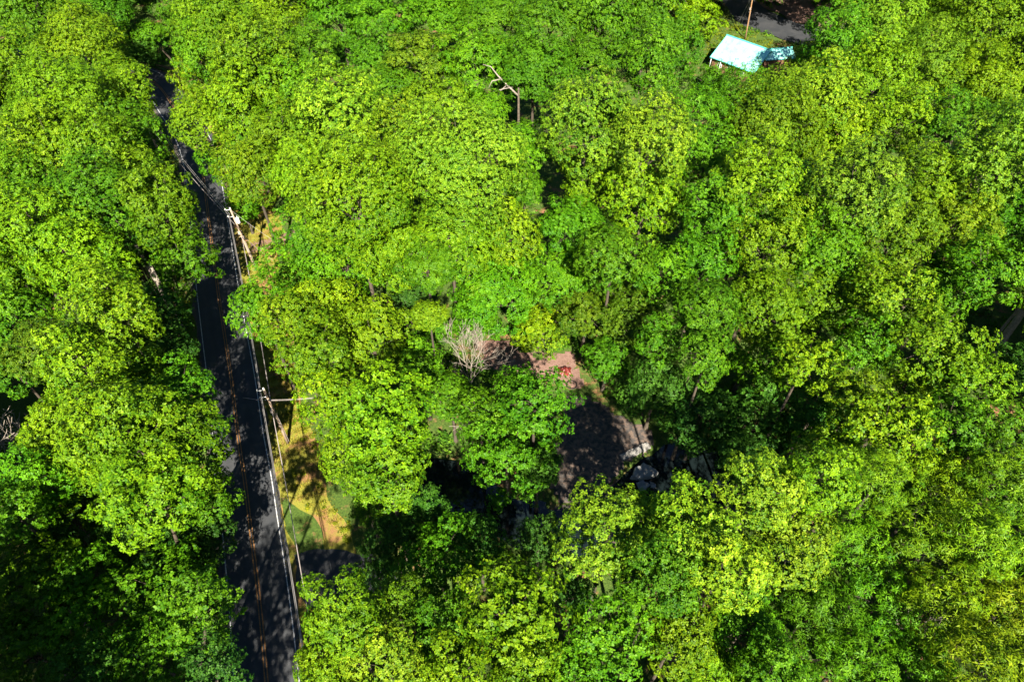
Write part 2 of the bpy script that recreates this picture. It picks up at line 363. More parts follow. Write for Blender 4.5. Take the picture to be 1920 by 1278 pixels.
def make_crown(style, r, seed):
    S = STY[style]; rg = np.random.default_rng(seed); hz = S['hz']
    nb = int(S['nb']*(.62 if r < 5 else (.85 if r < 8 else 1.15)))
    i = np.arange(nb)+.5; zz = 1-i/nb*1.68; zz = np.clip(zz, -.99, .99)   # top down to z=-.5
    ph = i*2.39996+rg.normal(0, .25, nb); zz = np.clip(zz+rg.normal(0, .06, nb), -.74, .99)
    d = np.stack([np.cos(ph)*np.sqrt(1-zz**2), np.sin(ph)*np.sqrt(1-zz**2), zz], 1)
    lob = 1+.13*np.sin(ph*2+rg.uniform(0, 6))+.09*np.sin(ph*3+rg.uniform(0, 6))+rg.normal(0, .14, nb)
    if S['star']: lob += S['star']*np.abs(rg.normal(0, .45, nb))*np.sqrt(1-zz**2)
    rad = r*(.80*lob)[:, None]
    C = d*rad*np.array([1, 1, hz]); C[zz < -.1] *= np.array([.86, .86, 1.15]); C[zz < -.45] *= np.array([1, 1, 1.25])
    # inner fill
    k2 = nb//3; d2 = unit(rg.normal(size=(k2, 3))); d2[:, 2] = np.abs(d2[:, 2])*.8; C2 = d2*r*rg.uniform(.25, .55, (k2, 1))
    rb = r*S['bs']*rg.uniform(.72, 1.35, nb)*(1.18 if r < 5 else 1.0)
    rb2 = r*S['bs']*np.full(k2, 1.1)
    C = np.concatenate([C, C2]); O = np.concatenate([unit(d*np.array([1, 1, 1.1])), unit(d2)]); RB = np.concatenate([rb, rb2])
    L = S['L']*(.85 if r < 5 else 1.0); dens = 1.5/(L*L*2.6)
    Vs, Fs, Ts = [], [], []; off = 0
    for j in range(len(C)):
        inner = j >= nb
        n = int(4*pi*RB[j]**2*.62*dens*(.45 if inner else 1)*.52)+6
        q = unit(rg.normal(size=(n*3, 3))); q = q[(q*O[j]).sum(1)+rg.normal(0, .25, n*3) > -.35][:n]; n = len(q)
        lump = 1+.22*np.sin(q[:, 0]*5+j)*np.sin(q[:, 1]*5+j*2)+.12*np.sin(q[:, 2]*9+j)
        pos = q*RB[j]*lump[:, None]*rg.uniform(.84, 1.05, (n, 1))*np.array([1, 1, S['flat']])
        if S['star']:   # pull out finger tips along the bough's direction
            tip = np.clip((q*O[j]).sum(1), 0, 1)**3; pos = pos+O[j]*(tip*RB[j]*S['star']*2)[:, None]
        pos = pos+C[j]
        ax = unit(q*.75+O[j]*.35+np.array([0, 0, .45])+rg.normal(0, .24, (n, 3)))
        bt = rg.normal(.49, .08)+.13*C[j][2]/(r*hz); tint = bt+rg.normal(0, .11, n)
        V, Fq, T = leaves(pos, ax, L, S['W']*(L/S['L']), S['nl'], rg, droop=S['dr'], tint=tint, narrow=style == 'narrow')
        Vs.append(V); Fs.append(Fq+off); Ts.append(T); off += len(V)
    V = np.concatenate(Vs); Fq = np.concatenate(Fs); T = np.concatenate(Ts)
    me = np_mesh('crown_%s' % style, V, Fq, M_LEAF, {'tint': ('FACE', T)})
    # limbs to the boughs
    m = MB(); r_ = random.Random(seed); z0 = -hz*r*.75
    order = list(range(nb)); r_.shuffle(order)
    for j in order[:14]:
        a = Vector((0, 0, z0+r_.uniform(0, .6)*r*hz)); b = Vector(C[j]); mid = a.lerp(b, .5)+Vector((0, 0, r*.10))
        w = r*.016
        m.tube([a, a.lerp(mid, .6), mid, mid.lerp(b, .55), b+Vector(O[j])*RB[j]*.7], [w, w*.8, w*.6, w*.35, w*.12], 5, False)
    m.tube([(0, 0, z0*1.02), (r*.03, 0, z0*.3), (0, r*.04, hz*r*.3)], [r*.030, r*.020, r*.006], 6, False)
    return me, m.mesh('branches', M_BARK), hz
def make_trunk(seed):
    r = random.Random(seed); m = MB(); pts = []; rr = []
    for k in range(7):
        t = k/6; pts.append((sin(t*3+seed)*.25*t, cos(t*2.2+seed)*.25*t-.25*t, t)); rr.append((1-.45*t)*(1.45 if k == 0 else 1))
    V = []; n = 8
    for p, q in zip(pts, rr):
        for k in range(n): V.append((p[0]+cos(k/n*6.283)*q, p[1]+sin(k/n*6.283)*q, p[2]))
    Fq = [(i*n+k, i*n+(k+1) % n, (i+1)*n+(k+1) % n, (i+1)*n+k) for i in range(6) for k in range(n)]
    m.add(V, Fq); return m.mesh('trunk', M_BARK, True)
TRUNKS = [make_trunk(s) for s in range(5)]
PROTO = {}
for st, spec in {'oak': ((9, 4), (6, 5), (3.6, 3)), 'maple': ((8, 2), (5.5, 3), (3.4, 2)), 'fine': ((9, 3), (6, 3), (3.6, 2)), 'narrow': ((5.5, 3), (8, 1))}.items():
    PROTO[st] = []
    for r, n in spec:
        for k in range(n): PROTO[st].append((r, *make_crown(st, r, hash((len(st), int(r*10), k)) % 99999)))

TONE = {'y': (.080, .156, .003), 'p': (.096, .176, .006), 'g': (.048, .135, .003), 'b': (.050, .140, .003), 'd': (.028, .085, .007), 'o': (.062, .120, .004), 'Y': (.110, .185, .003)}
used = {}
def plant(px, py, w, tone, style, label, H=None, group=None, name='broadleaf_tree', cat='tree'):
    z = 14.0
    for _ in range(3):
        R = w/2*depth(px, py, z)/FPX
        h = (H+4 if 17 <= H < 26 else H) if H else 17.5+.9*R+R0.uniform(-4.5, 4)
        z = max(h-.72*STY[style]['hz']*R, h*.45)
    c = G(px, py, z); R *= .90
    cand = sorted(PROTO[style], key=lambda q: abs(math.log(q[0]/R))+R0.uniform(0, .18)+used.get(id(q[1]), 0)*.015)
    r0, crown, br, hz = cand[0]; used[id(crown)] = used.get(id(crown), 0)+1
    s = R/r0; zc = z
    bx, by = c.x, c.y
    dd = LN-np.array([bx, by]); k = int((dd**2).sum(1).argmin()); so = float((np.array([bx, by])-LN[k])@NR[k])
    if abs(so) < 7 and np.hypot(*dd[k]) < 8:      # a crown over the road grows from a trunk on the verge
        side = -1 if px < np.interp(py, [c_[1] for c_ in cpx[::-1]], [c_[0] for c_ in cpx[::-1]]) else 1
        q = LN[k]+NR[k]*side*R0.uniform(6.5, 8); bx, by = float(q[0]), float(q[1])
    g = gz(bx, by)
    t = empty(name, (bx, by, g), label, cat, group)
    off = (c.x-bx, c.y-by, zc-g)
    rot = (R0.uniform(-.08, .08), R0.uniform(-.08, .08), R0.uniform(0, 6.28)); sc = (s, s, s*R0.uniform(.92, 1.12))
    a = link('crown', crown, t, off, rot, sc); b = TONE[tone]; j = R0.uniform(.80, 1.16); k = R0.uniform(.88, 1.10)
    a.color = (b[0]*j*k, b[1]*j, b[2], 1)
    link('branches', br, t, off, rot, sc)
    tr = .14+.030*R*1.1; tip = Vector((off[0], off[1], zc-g-hz*R*.5)); ln = tip.length+.1
    link('trunk', TRUNKS[R0.randrange(5)], t, (0, 0, -.1), tip.to_track_quat('Z', 'Y').to_euler(), (tr, tr, ln))
    return t
GO = 'trees of the roadside wood'
TREES = [
# left of the road, far to near
(60,25,150,'g','oak','green tree in the top-left corner of the wood behind the forked bare snag'),
(170,15,140,'g','oak','green rounded tree at the top edge, second from the top-left corner'),
(162,100,165,'y','oak','broad yellow-green dome just right of the forked bare snag'),
(50,130,150,'y','oak','yellow-green tree at the left edge directly below the forked bare snag'),
(225,175,135,'y','oak','yellow-green tree pushing its crown onto the dark far bend of the road'),
(120,200,170,'y','oak','yellow-green tree between the snag tree and the far road bend'),
(22,235,110,'o','fine','olive feathery tree at the left edge a fifth of the way down'),
(100,290,180,'y','oak','large billowing tree beside the olive feathery tree on the left edge'),
(195,275,150,'y','oak','yellow-green tree with a dark hollow beneath it, left of the road lines'),
(262,255,90,'g','oak','small green tree overhanging the curved white road edge line'),
(50,350,130,'g','oak','green tree above the small black gap on the left edge',20),
(185,370,160,'g','oak','green tree shaded on its right, left of the tree facing the far pole'),
(300,385,150,'y','oak','pale crown leaning to the road, straight across from the far utility pole'),
(250,345,110,'y','oak','narrow yellow crown rising behind the pale crown across from the far pole'),
(90,440,180,'y','oak','large pale yellow dome a third of the way down the left side'),
(10,420,120,'y','oak','yellow-green tree cut by the left edge a third of the way down'),
(345,490,110,'g','maple','green low tree reaching over the left road edge below the far pole',16),
(170,505,180,'y','oak','rounded pale tree left of the gap with standing trunks'),
(40,520,140,'y','oak','pale tree at the left edge above the bright green one'),
(255,480,110,'d','oak','dark shaded tree above the gap with standing trunks',14),
(30,600,150,'g','oak','bright green tree at the left edge halfway down'),
(215,590,160,'y','oak','pale tree directly below left of the standing trunks'),
(85,655,130,'o','fine','yellowish feathery tree among round crowns near the left edge'),
(305,590,120,'d','oak','dark shaded tree right beneath the standing trunks',14),
(315,665,110,'d','oak','dark low tree behind the reddish leaf litter by the left road edge',14),
(160,690,150,'y','oak','yellow-green tree right of the yellowish feathery tree'),
(240,700,150,'y','oak','yellow-green tree left of the roadside leaf litter'),
(340,740,130,'g','oak','green tree whose right side touches the road below the leaf litter',19),
(25,690,100,'g','oak','green tree at the left edge just above the pale dead tree'),
(130,800,180,'y','oak','pale rounded tree immediately right of the leaning pale dead tree'),
(240,810,235,'y','oak','biggest yellow-green dome left of the road, facing the near utility pole',27),
(350,850,180,'y','oak','pale dome hanging over the left lane below the near utility pole',20),
(165,890,170,'y','oak','yellow-green dome below left of the biggest dome beside the road'),
(290,930,190,'y','oak','pale crown ending above the dark hollow left of the lower road',21),
(390,930,110,'g','oak','green branch-heavy tree over the left lane at the grass verge height',15),
(60,900,130,'g','oak','green tree under the tangle of dead branches on the left edge',17),
(20,960,120,'g','maple','green tree at the left edge under the dead branch tangle',17),
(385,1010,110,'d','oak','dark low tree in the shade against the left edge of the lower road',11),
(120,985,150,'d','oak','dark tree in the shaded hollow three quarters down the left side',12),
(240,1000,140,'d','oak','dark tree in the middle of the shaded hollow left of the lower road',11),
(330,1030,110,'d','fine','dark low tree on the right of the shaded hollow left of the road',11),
(60,1090,170,'y','maple','yellow-tipped maple-like tree at the left edge below the shaded hollow',15),
(165,1070,110,'b','maple','small bluish-green tree right of the yellow-tipped left-edge tree',14),
(320,1110,170,'g','maple','layered tree with bright star-shaped tips by the lower road',16),
(375,1140,150,'g','maple','tree stretching pointed leaf sprays over the lower left lane',26),
(170,1160,160,'g','maple','layered green tree between the two yellow-tipped lower left trees',14),
(270,1220,150,'g','maple','green tree with a yellow-tipped top near the bottom edge left of the road',15),
(50,1220,160,'g','maple','green layered tree filling the bottom-left corner',14),
(160,1260,130,'d','maple','dark tree on the bottom edge right of the corner tree',16),
(400,1250,110,'d','maple','dark shaded tree on the bottom edge touching the left lane',25),
(262,100,80,'d','fine','dark low tree filling the black gully at the far road bend',9),
(238,60,80,'d','fine','dark low tree in the black gully above the far road bend',9),
(215,15,80,'d','fine','dark low tree where the black gully meets the top edge',10),
(282,62,60,'b','fine','bright bushy tree on the right rim of the black gully',12),
# far strip right of the road
(352,30,110,'b','fine','deep green feathery tree on the right of the dark far road cutting',18),
(372,105,100,'g','oak','green tree bordering the far road cutting on its right'),
(410,50,165,'y','oak','yellow-green tree at the top edge right of the far road cutting',31),
(500,30,150,'y','oak','yellow-green tree at the top edge left of the deep green ones'),
(395,150,150,'y','oak','yellow-green tree right of the pink sunlit patch on the far road'),
(485,120,165,'y','oak','tall yellow dome second row from the top, left of the green canopy',31),
(555,170,120,'g','oak','green dome bordered on its right by a dark crease'),
(375,225,120,'y','oak','yellow-green tree whose left side overhangs the far right lane'),
(455,215,150,'y','oak','dense yellow-green tree in the row above the bright roadside shrub'),
(530,270,150,'y','oak','dense green dome left of the pale-topped round dome'),
(410,300,80,'b','oak','small vivid green tree beside the far right lane',13),
(470,320,130,'y','oak','yellow-green tree above the far utility pole on the right verge'),
(640,225,195,'p','oak','round dome with a pale yellow cap left of the largest pale dome',31),
(580,90,120,'b','fine','bright green tree right of the tall yellow domes near the top'),
(635,30,140,'b','fine','bright green feathery tree on the top edge left of centre'),
(660,375,235,'y','oak','huge rounded dome with a pale shoulder left of centre',34),
(570,330,120,'y','oak','yellow-green tree squeezed left of the huge rounded dome'),
(750,290,160,'y','oak','yellow dome between the huge rounded dome and the largest pale dome'),
(865,320,235,'p','oak','largest pale yellow-capped dome left of the slim vivid green tree',35),
(575,440,120,'g','oak','green tree above the grassy verge right of the far pole base'),
(455,385,70,'g','oak','small roadside tree right beside the top of the far utility pole',9),
(640,480,160,'b','oak','bright smooth green tree below the huge rounded dome'),
(740,470,170,'y','oak','green dome below the yellow dome left of centre'),
(845,450,180,'y','oak','yellow-green crown spreading under the largest pale dome'),
(545,505,110,'g','oak','green tree just right of the far pole base',15),
(490,575,130,'g','oak','green crown reaching out over the right lane between the two poles',17),
(545,600,110,'y','oak','green tree joining the overhanging crown between the two poles',18),
(610,585,150,'y','oak','yellow-green tree with a clear round top between the two poles'),
(700,640,160,'y','oak','yellow-green dome with its underside in dark shade, left of the thin bright tree'),
(590,665,130,'y','oak','yellow-green tree on the verge edge above the near utility pole'),
(640,755,160,'y','oak','rounded tree right of the near utility pole wires'),
(725,790,190,'y','oak','large dense dome right of the near utility pole, left of the leafy star-shaped tree',23),
(655,850,110,'y','oak','tree overhanging the sunlit grass verge below the near pole',17),
(722,885,170,'y','oak','lower half-shaded dome right of the sunlit grass verge',20),
(690,950,70,'g','oak','green tree along the right side of the yellow verge strip',13),
(805,590,70,'Y','fine','slim bright yellow young tree above the bare pale tree',17),
(765,560,80,'d','oak','dark tree in shade left of the slim yellow tree',12),
(790,680,100,'g','oak','mid-green tree left of the bare pale branches',15),
(845,740,100,'g','fine','feathery green tree below the bare pale branches',12),
(820,620,60,'g','oak','small green tree left of the bare branch tips',10),
(950,850,170,'b','maple','star-shaped bright green tree left of the pond',14),
(900,775,100,'g','maple','leafy green tree above the star-shaped tree',15),
(1003,750,135,'b','maple','green pointed tree between the dirt clearing and the stream gravel',17),
(1010,870,100,'d','fine','small dull green tree right of the star-shaped tree at the water edge',12),
(970,720,80,'b','maple','bright upright tree directly under the dirt clearing',12),
# feathery canopy in the upper middle
(720,30,150,'b','fine','bright green feathery tree at the top edge above the olive layered tree'),
(690,110,130,'b','fine','bright green feathery tree left of the olive layered tree'),
(820,30,150,'g','fine','mid-green feathery tree on the top edge, centre left'),
(790,110,150,'o','fine','olive layered tree in the upper middle canopy'),
(930,30,150,'g','fine','bright feathery tree at the top edge at the centre'),
(890,120,150,'b','fine','bright feathery tree up-left of the broken pale limb'),
(1030,40,150,'g','fine','green feathery tree at the top edge right of centre'),
(1000,130,150,'b','fine','bright feathery tree up-right of the broken pale limb'),
(1130,45,140,'g','oak','green tree at the top edge left of the dark creases'),
(1215,40,130,'g','oak','darker green tree at the top edge above the house wood'),
(1110,115,120,'g','fine','feathery tree behind the tall pale-capped dome'),
(730,175,130,'b','fine','green tree right of the pale-capped round dome'),
(815,190,120,'y','fine','yellowish feathery tree up-left of the largest pale dome'),
(915,205,90,'b','fine','bright low tree left of the broken pale limb base',19),
(1225,120,130,'g','oak','green tree right behind the two tall pale domes'),
(1300,30,110,'Y','fine','yellowish loose tree left of the lane near the cabin',12),
(1270,85,100,'b','oak','bright green tree immediately left of the teal roofed cabin',12),
(1335,150,80,'g','narrow','green tree in front of the cabin left corner',7),
(985,270,100,'b','fine','slim vivid green tree wedged between the two groups of pale domes'),
(985,350,80,'b','fine','vivid green tree below the slim wedged tree',18),
(1100,235,190,'p','oak','tall pale-capped dome right of the broken pale limb',34),
(1218,265,175,'p','oak','tall yellow dome with clear left edge, right of the tall pale-capped dome',34),
(1110,330,150,'y','oak','yellow-green crown below the tall pale-capped dome'),
(1210,370,160,'y','oak','yellow-green crown below the tall yellow dome'),
(1075,420,130,'b','fine','darker smooth green tree with feathery rows at the centre'),
(960,440,120,'y','oak','yellow-green tree just left of the darker smooth centre tree'),
(930,540,190,'g','fine','smooth evenly lit green canopy tree at the very centre',13),
(800,500,130,'g','fine','smooth green tree above the slim yellow tree'),
(1050,510,150,'b','fine','smooth green tree under the darker feathery one',15),
(1150,480,130,'g','fine','smooth green tree below the two tall domes'),
(1010,620,110,'Y','fine','vivid lime-green low tree above the dirt clearing',7),
(890,600,90,'g','fine','green low tree above the dirt clearing left end',8),
(1100,590,120,'o','fine','olive green tree above the red tarp',11),
(1180,590,140,'o','fine','olive tree with bronze flecks upper right of the red tarp',13),
(1140,670,100,'g','fine','olive-green tree leaning over the stream gravel',9),
(1240,520,120,'g','oak','green tree right of the smooth centre canopy'),
(1240,640,100,'g','oak','bright green tree above the dark shaded tree by the pond'),
# right-hand wood
(1400,195,150,'g','narrow','green leafy tree in front of the teal roofed cabin',10),
(1520,128,105,'p','oak','pale tree just right of the cabin wing',15),
(1570,80,140,'g','oak','green tree between the lane and the top right wood',20),
(1310,210,120,'g','narrow','green tree below left of the cabin',18),
(1440,240,185,'y','oak','large yellow-green tree two crowns below the cabin',20),
(1325,300,120,'g','oak','green crown right of the tall yellow dome'),
(1545,180,150,'p','oak','pale yellow tree right of the cabin a row down'),
(1640,50,160,'p','oak','pale yellow tree at the top edge right of the lane'),
(1740,30,150,'y','oak','yellow-green tree at the top edge, second from the right corner'),
(1850,40,170,'y','oak','yellow-green tree in the top-right corner'),
(1640,150,150,'y','oak','yellow-green tree under the pale top-edge tree'),
(1735,130,150,'p','oak','pale tree in the second row of the top right wood'),
(1840,160,160,'y','oak','yellow-green tree in the second row at the right side'),
(1900,250,120,'g','oak','green tree cut by the right edge a fifth of the way down'),
(1570,270,160,'y','oak','yellow-green tree left of the small black gap at upper right'),
(1680,235,130,'y','oak','yellow tree above the long leaning shadow at upper right'),
(1780,235,130,'g','oak','green tree beside the long leaning shadow at upper right'),
(1420,340,175,'y','oak','yellow-green dome left of the upper right dark gap',30),
(1345,400,150,'g','oak','green tree on the left flank of the right wood'),
(1500,380,140,'g','oak','green tree between two pale domes of the right wood'),
(1600,370,185,'p','oak','pale dome directly below the small black gap at upper right',31),
(1860,300,195,'p','oak','large pale dome with a clear round top at the right side',32),
(1740,350,160,'y','oak','yellow-green tree left of the large pale right-hand dome'),
(1440,460,150,'y','oak','yellow-green tree at the middle left of the right wood'),
(1550,470,150,'g','oak','green tree below the pale dome of the right wood'),
(1680,440,150,'y','oak','yellow tree with pale branches showing in the right wood'),
(1790,420,150,'y','oak','yellow-green tree below the large pale right-hand dome'),
(1890,430,120,'g','oak','green tree on the right edge a third of the way down'),
(1320,490,120,'g','oak','green tree right of the olive tree with bronze flecks'),
(1330,580,130,'b','fine','bright green tree above the black gap right of centre'),
(1440,580,150,'y','oak','yellow-green tree above the row of dark trees by the pond'),
(1560,570,150,'y','oak','yellow-green tree at the centre of the right wood'),
(1660,560,150,'y','oak','yellow tree with bare trunk pieces showing in the right wood'),
(1770,530,140,'g','oak','green tree up-left of the leaning bare trunk'),
(1850,505,130,'g','maple','green tree above the dark hollow with the leaning trunk'),
(1620,650,140,'g','oak','green tree above the three yellow-tipped trees at right'),
(1750,650,160,'y','maple','yellow-green tree left of the dark hollow with the leaning trunk'),
(1830,710,110,'y','maple','pointed yellow tree tip beside the dark hollow at the right edge'),
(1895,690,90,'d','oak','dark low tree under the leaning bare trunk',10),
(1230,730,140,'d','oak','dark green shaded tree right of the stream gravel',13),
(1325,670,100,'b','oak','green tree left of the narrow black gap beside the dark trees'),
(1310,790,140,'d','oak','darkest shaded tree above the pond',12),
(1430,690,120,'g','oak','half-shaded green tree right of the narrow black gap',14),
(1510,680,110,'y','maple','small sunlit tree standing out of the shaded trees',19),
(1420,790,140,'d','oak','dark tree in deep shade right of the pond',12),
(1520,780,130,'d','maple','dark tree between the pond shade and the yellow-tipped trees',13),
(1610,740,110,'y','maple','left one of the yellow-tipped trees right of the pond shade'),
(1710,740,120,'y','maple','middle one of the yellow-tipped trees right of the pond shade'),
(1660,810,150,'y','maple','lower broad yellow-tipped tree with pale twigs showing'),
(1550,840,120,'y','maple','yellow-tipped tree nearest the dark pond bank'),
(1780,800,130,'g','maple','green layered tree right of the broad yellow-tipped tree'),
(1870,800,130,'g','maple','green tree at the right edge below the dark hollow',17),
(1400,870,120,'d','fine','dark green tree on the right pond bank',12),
# foreground
(1140,1000,190,'p','maple','pale-tipped maple-like tree standing in front of the pond',22),
(1300,990,185,'p','oak','pale green tree in front of the pond right bank',25),
(1420,920,150,'p','oak','speckled pale tree rising at the right of the dark pond',30),
(1530,900,150,'y','oak','yellow-green tree behind the long-leaved trees',29),
(1650,900,130,'y','narrow','long-leaved tree left of the yellow right-edge trees',27),
(1770,900,150,'y','narrow','long-leaved yellow tree two thirds down on the right'),
(1880,900,140,'y','narrow','long-leaved yellow tree at the right edge two thirds down'),
(1232,975,110,'p','oak','pale narrow crown wedged behind the two tall trees before the pond',16),
(1325,1035,130,'d','oak','dark hidden tree added beneath the speckled pale crowns to shade the pond clearing',16.5),  # hidden tree, added to keep low sun off the clearing
(1190,1050,130,'d','oak','dark half-hidden tree under the pale-tipped pond tree',15),
(1240,1080,150,'g','oak','green tree at the lower right of the pale-tipped pond tree',28),
(1360,1060,170,'p','oak','pale speckled tree left of the pale bare stub',30),
(1480,1020,160,'p','oak','pale speckled tree with a pale bare stub in its crown'),
(1600,1010,160,'g','narrow','green long-leaved tree right of the pale bare stub'),
(1720,1010,160,'y','narrow','yellow long-leaved tree in the lower right wood'),
(1850,1010,150,'y','narrow','bright yellow long-leaved tree at the lower right edge'),
(1150,1180,150,'g','maple','green tree near the bottom edge right of the lower centre dome'),
(1270,1190,160,'y','oak','yellow-green tree near the bottom edge right of centre'),
(1400,1170,150,'g','oak','green tree near the bottom edge below the pale speckled trees'),
(1530,1140,150,'g','narrow','green tree left of the dark hole with thin twigs'),
(1650,1130,150,'g','narrow','green long-leaved tree right of the dark hole with thin twigs'),
(1770,1130,160,'y','narrow','yellow-green long-leaved tree in the lower right'),
(1890,1140,150,'Y','narrow','brightest yellow long-leaved tree at the lower right edge'),
(1450,1260,150,'g','oak','green tree on the bottom edge right of centre'),
(1590,1240,150,'g','narrow','green tree on the bottom edge at lower right'),
(1720,1240,160,'g','narrow','long-leaved green tree on the bottom edge, second from the right corner'),
(1850,1250,160,'Y','narrow','yellow long-leaved tree in the bottom-right corner'),
(1330,1270,130,'y','oak','yellow-green tree on the bottom edge left of the green one'),
(820,1050,170,'g','oak','green tree with a ragged top right of the driveway mouth',16),
(960,1140,190,'y','maple','yellow-green dome at the bottom centre with ragged tips',21),
(640,1150,160,'y','oak','yellow-green tree closing the driveway mouth beside the lower road',24),
(740,1130,120,'y','oak','yellow-green tree right of the driveway mouth tree',18),
(840,1180,150,'g','oak','shaded green tree between the two yellow bottom trees',17),
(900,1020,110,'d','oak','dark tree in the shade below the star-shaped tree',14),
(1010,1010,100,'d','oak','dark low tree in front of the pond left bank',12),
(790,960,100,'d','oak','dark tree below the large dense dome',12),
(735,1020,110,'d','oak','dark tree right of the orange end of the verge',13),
(705,1065,70,'d','fine','small dark tree at the driveway end',8),
(980,1250,150,'y','oak','yellow-green tree on the bottom edge at the centre'),
(850,1270,140,'y','oak','yellow-green tree on the bottom edge left of centre'),
(720,1240,150,'p','oak','pale tree on the bottom edge right of the road'),
(600,1250,120,'y','oak','yellow-green tree on the bottom edge touching the right lane',18),
(1080,1260,120,'g','maple','green tree on the bottom edge right of the centre dome'),
(1075,1110,80,'d','maple','dark small tree left of the lower right tree group',13),
]

for q in TREES:
    plant(*q[:6], H=q[6] if len(q) > 6 else None)
# ------------------------------------------------------------------ bare and dead trees
def skeleton(m, a, d, L, w, r, lev, spread=.6, up=.1, taper=.35, kids=(3, 5), mn=.012):
    pts = [Vector(a)]; dd = Vector(d).normalized(); n = 5
    for k in range(n):
        dd = (dd+Vector((r.gauss(0, .12), r.gauss(0, .12), r.gauss(0, .10)+up*.2))).normalized(); pts.append(pts[-1]+dd*L/n)
    m.tube(pts, [max(w*(1-(1-taper)*k/n), mn) for k in range(n+1)], 5 if lev else 4, False)
    if lev <= 0: return
    for k in range(r.randint(*kids)):
        t = r.uniform(.25, 1.0); i = min(int(t*n), n-1); p = pts[i].lerp(pts[i+1], t*n-i)
        ax = Vector((r.gauss(0, 1), r.gauss(0, 1), r.gauss(0, .5))).normalized()
        nd = (dd+ax*spread*r.uniform(.7, 1.4)+Vector((0, 0, up))).normalized()
        skeleton(m, p, nd, L*r.uniform(.45, .7), w*.5, r, lev-1, spread, up, taper, kids, mn)
def bare_tree(px, py, h, label, seed, stems=3, w=.16, spread=.6, levels=3, tilt=(0, 0), name='dead_tree', z0=None, fork=.25, kids=(3, 5), mn=.018, mat=None):
    g = G(px, py); b = G(px, py, gz(g.x, g.y)) if z0 is None else G(px, py, z0)
    r = random.Random(seed); zb = gz(b.x, b.y)
    t = empty(name, (b.x, b.y, zb), label, 'dead tree'); base = 0 if z0 is None else z0-zb
    tk = MB(); ht = h*fork+base
    top = Vector((tilt[0]*h*fork, tilt[1]*h*fork, ht))
    tk.tube([(0, 0, -.1), top*.5+Vector((r.gauss(0, .1), 0, 0)), top], [w*1.25, w*1.05, w], 8); tk.build('trunk', mat or M_DEAD, t, smooth=True)
    for k in range(stems):
        mb = MB(); an = k/stems*6.28+r.uniform(0, 1)
        d = Vector((cos(an)*spread*.7+tilt[0], sin(an)*spread*.7+tilt[1], 1))
        skeleton(mb, top-Vector((0, 0, .05)), d, h*(1-fork)*r.uniform(.6, .85), w*.75, r, levels, spread, .12, kids=kids, mn=mn); mb.build('limb', mat or M_DEAD, t)
    return t
bare_tree(885, 735, 10.5, 'fan-shaped bare pale tree with fine twigs beside the dirt clearing', 11, stems=6, w=.08, spread=.5, levels=3, fork=.2, kids=(3, 4), mn=.018)
bare_tree(50, 910, 20, 'tall pale dead tree with a few stubby branches at the left edge', 4, stems=2, w=.20, spread=.30, levels=2, tilt=(-.10, .06), fork=.62, mn=.04)
bare_tree(100, 150, 25, 'forked bare snag standing above the crowns in the top-left corner', 9, stems=4, w=.34, spread=.38, levels=1, fork=.55, mn=.05, kids=(1, 3))
bare_tree(10, 905, 9, 'low tangle of pinkish dead branches on the left edge', 21, stems=7, w=.13, spread=1.1, levels=3, fork=.12, kids=(3, 5), mn=.035)
bare_tree(905, 800, 6, 'low broken dead branches lying in shade below the fan-shaped bare tree', 31, stems=4, w=.10, spread=1.2, levels=2, fork=.1, mn=.03)
bare_tree(948, 150, 21, 'bare pale branches rising above the feathery canopy near the top', 17, stems=3, w=.22, spread=.5, levels=2, fork=.62, mn=.05)
# the broken limb thrown out sideways near the top centre
b = G(972, 200, 17.5); t = empty('dead_tree', (b.x, b.y, 0), 'broken trunk with one thick pale limb pointing left near the top centre', 'dead tree')
mb = MB(); mb.tube([(0, 0, -.1), (.1, 0, 10), (0, 0, 21)], [.34, .28, .16], 8); mb.build('trunk', M_BARK, t, smooth=True)
mb = MB(); mb.tube([(0, 0, 19.5), (-2.0, .6, 21.2), (-3.6, 1.6, 22.4), (-4.8, 2.4, 23.6), (-6.2, 2.6, 23.9)], [.17, .15, .12, .08, .04], 7)
mb.tube([(-3.0, 1.2, 22), (-4.6, .4, 22), (-5.2, .0, 21)], [.12, .09, .04], 5); mb.tube([(-2, .6, 21.2), (-3.3, -1, 20.8), (-3.6, -2.5, 20)], [.12, .09, .04], 5)
mb.tube([(-4.4, -2.2, 21.4), (-2.6, -1.6, 21.6), (-1, -1.2, 21.7)], [.05, .09, .05], 5); mb.build('limb', M_DEAD, t, smooth=True)
# leaning trunk at the right edge
a = G(1886, 628, 4); e = G(1921, 578, 8.5)
t = empty('leaning_trunk', (a.x-.6, a.y-1.2, gz(a.x, a.y)), 'leaning bare trunk in the dark hollow at the right edge', 'tree trunk'); o0 = Vector((a.x-.6, a.y-1.2, gz(a.x, a.y)))
mb = MB(); mb.tube([(0, 0, -.1), a-o0, (a.lerp(e, .5))-o0+Vector((.1, 0, .1)), e-o0, e-o0+(e-a)*1.3], [.62, .55, .5, .46, .40], 9); mb.build('trunk', M_DEAD, t, smooth=True)
mb = MB(); mb.tube([a-o0+(e-a)*1.0, a-o0+(e-a)*1.5+Vector((-1.6, .8, 1.2))], [.2, .1], 6); mb.build('limb', M_BARK, t)
a = G(1872, 625, 2); t = empty('thin_trunk', (a.x, a.y, gz(a.x, a.y)), 'thin trunk standing left of the leaning bare trunk', 'tree trunk')
mb = MB(); mb.tube([(0, 0, -.1), (.5, .5, 4.5), (1.3, .9, 9)], [.24, .2, .15], 7); mb.build('trunk', M_DEAD, t); mb = MB(); mb.tube([(.8, .7, 6), (-.4, .9, 8), (-1.1, 1.2, 9.6)], [.1, .07, .04], 5); mb.build('limb', M_DEAD, t)
